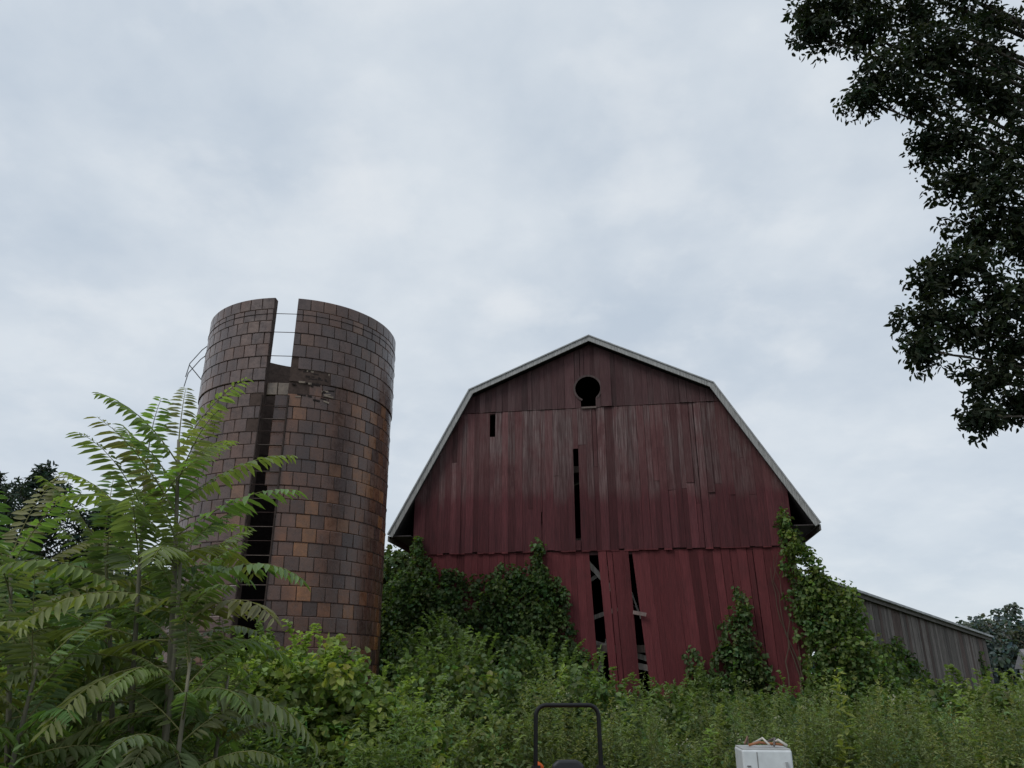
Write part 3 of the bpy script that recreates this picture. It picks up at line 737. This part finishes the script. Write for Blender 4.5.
def white_bin():
    T=empty('white_utility_bin',(2.74,9.2,ground_h(0,9)),math.radians(-6))
    b=MB(); w,d,h=.26,.24,1.36
    b.prism([(-w+.005,.0),(w-.005,.0),(w,h),(-w,h)],-d,d,(.62,.65,.67)); b.obj('body',M_paint,T,bevel=.02)
    b=MB(); b.box(-w+.01,w-.01,-d+.01,d-.01,h-.02,h+.012,(.45,.46,.46))
    b.box(-.11,-.10,-d-.004,-d-.001,.1,h-.02,(.25,.25,.25)); b.obj('lid',M_paint,T)
    b=MB(); b.box(-.22,-.16,-d-.012,-d-.003,1.14,1.16,(.45,.05,.04)); b.box(-.22,-.18,-d-.012,-d-.003,1.20,1.21,(.12,.12,.12)); b.box(.18,.2,-d-.03,-d-.003,1.1,1.25,(.35,.36,.37)); b.obj('latch_and_sticker',M_paint,T)
    b=MB(); z=h+.035
    b.tube([(-.16,-.1,z),(-.05,-.12,z+.03),(.08,-.05,z+.015),(.2,-.12,z+.01)],.014,7,(.30,.13,.06))
    b.tube([(-.1,.05,z),(.0,-.08,z+.07),(.05,-.16,z+.01)],.012,7,(.55,.52,.47)); b.tube([(.1,.0,z),(.16,-.1,z+.055),(.24,-.14,z)],.015,7,(.5,.48,.43))
    b.tube([(-.13,.1,z),(-.15,-.02,z+.08),(-.2,-.1,z+.01)],.01,6,(.18,.10,.07)); b.tube([(.02,.1,z),(.14,-.02,z+.065),(.1,-.15,z)],.012,6,(.12,.10,.09))
    b.obj('pruning_tools_and_rope',M_paint,T,smooth=True)
white_bin()

def house():
    T=empty('white_farmhouse',(60.5,86,GZ),math.radians(-20))
    b=MB(); b.box(-5,5,-4,4,0,2.9,(.55,.55,.53)); b.obj('walls',M_paint,T)
    b=MB(); b.add([(-5.4,-4.4,2.8),(5.4,-4.4,2.8),(5.4,4.4,2.8),(-5.4,4.4,2.8),(-5.4,0,4.8),(5.4,0,4.8)],[(0,1,5,4),(2,3,4,5),(0,4,3),(1,2,5),(0,3,2,1)],(.18,.17,.18)); b.obj('roof',M_roof,T)
    b=MB()
    for x in (-4,-1.5,3.2): b.box(x,x+1,-4.03,-3.99,1.1,2.3,(.04,.05,.06))
    b.box(1,2,-4.03,-3.99,0,2.1,(.2,.06,.05)); b.obj('windows_and_door',M_paint,T)
house()

# ------------------------------------------------------------ world, sun, camera
el,az=math.radians(50),math.radians(-130)
w=bpy.data.worlds.new('World'); scene.world=w; w.use_nodes=True; nt=w.node_tree; nt.nodes.clear()
out=nt.nodes.new('ShaderNodeOutputWorld'); bg=nt.nodes.new('ShaderNodeBackground'); bg.inputs[1].default_value=.105; nt.links.new(bg.outputs[0],out.inputs[0])
sky=nt.nodes.new('ShaderNodeTexSky'); sky.sky_type='NISHITA'; sky.sun_disc=False; sky.sun_elevation=el; sky.sun_rotation=az
tc=nt.nodes.new('ShaderNodeTexCoord'); sp=nt.nodes.new('ShaderNodeSeparateXYZ'); nt.links.new(tc.outputs['Generated'],sp.inputs[0])
def mth(op,a,b=0.0):
    n=nt.nodes.new('ShaderNodeMath'); n.operation=op
    for s,v in ((n.inputs[0],a),(n.inputs[1],b)):
        if isinstance(v,(int,float)): s.default_value=v
        else: nt.links.new(v,s)
    return n.outputs[0]
den=mth('ADD',mth('MAXIMUM',sp.outputs[2],0.0),.28)
cx=nt.nodes.new('ShaderNodeCombineXYZ'); nt.links.new(mth('DIVIDE',sp.outputs[0],den),cx.inputs[0]); nt.links.new(mth('DIVIDE',sp.outputs[1],den),cx.inputs[1])
def nz(scale,det,rough,dist,loc):
    mp=nt.nodes.new('ShaderNodeMapping'); mp.inputs['Location'].default_value=loc; nt.links.new(cx.outputs[0],mp.inputs[0])
    n=nt.nodes.new('ShaderNodeTexNoise'); n.inputs['Scale'].default_value=scale; n.inputs['Detail'].default_value=det; n.inputs['Roughness'].default_value=rough; n.inputs['Distortion'].default_value=dist
    nt.links.new(mp.outputs[0],n.inputs[0]); return n.outputs[0]
n1=nz(1.9,5,.5,.2,(3.1,1.7,0)); n2=nz(5.5,6,.55,.1,(7,2,0)); n3=nz(3.2,4,.5,.3,(1,9,0))
f=mth('ADD',mth('MULTIPLY',n1,.6),mth('MULTIPLY',n2,.4))
cl=mixc(nt,(5.2,5.95,6.85),(6.95,7.5,8.05),ramp(nt,f,[(.36,0.0),(.62,1.0)]))
puff=ramp(nt,mth('ADD',mth('MULTIPLY',n3,.6),mth('MULTIPLY',n2,.4)),[(.52,0.0),(.60,.3),(.68,.7)])
cl=mixc(nt,cl,(7.7,8.05,8.4),puff)
hz=ramp(nt,sp.outputs[2],[(0,1.0),(.45,0.0)])
cl=mixc(nt,cl,(6.5,7.1,7.7),mth('MULTIPLY',hz,.6))
res=mixc(nt,sky.outputs[0],cl,.93); nt.links.new(res,bg.inputs[0])

sd=bpy.data.lights.new('sun','SUN'); sd.energy=1.3; sd.angle=math.radians(25); sd.color=(1,.97,.92)
so=bpy.data.objects.new('sun',sd); scene.collection.objects.link(so)
dirv=Vector((math.sin(az)*math.cos(el),math.cos(az)*math.cos(el),math.sin(el)))
so.rotation_euler=dirv.to_track_quat('Z','Y').to_euler()

cam=bpy.data.cameras.new('camera'); co=bpy.data.objects.new('camera',cam); scene.collection.objects.link(co)
cam.sensor_width=36; cam.lens=760/1024*36; cam.clip_end=6000; cam.clip_start=.05
co.location=(0,0,1.6); co.rotation_euler=(math.radians(90+21),0,0); scene.camera=co
scene.view_settings.view_transform='Standard'; scene.view_settings.look='None'; scene.view_settings.exposure=0
print('done')
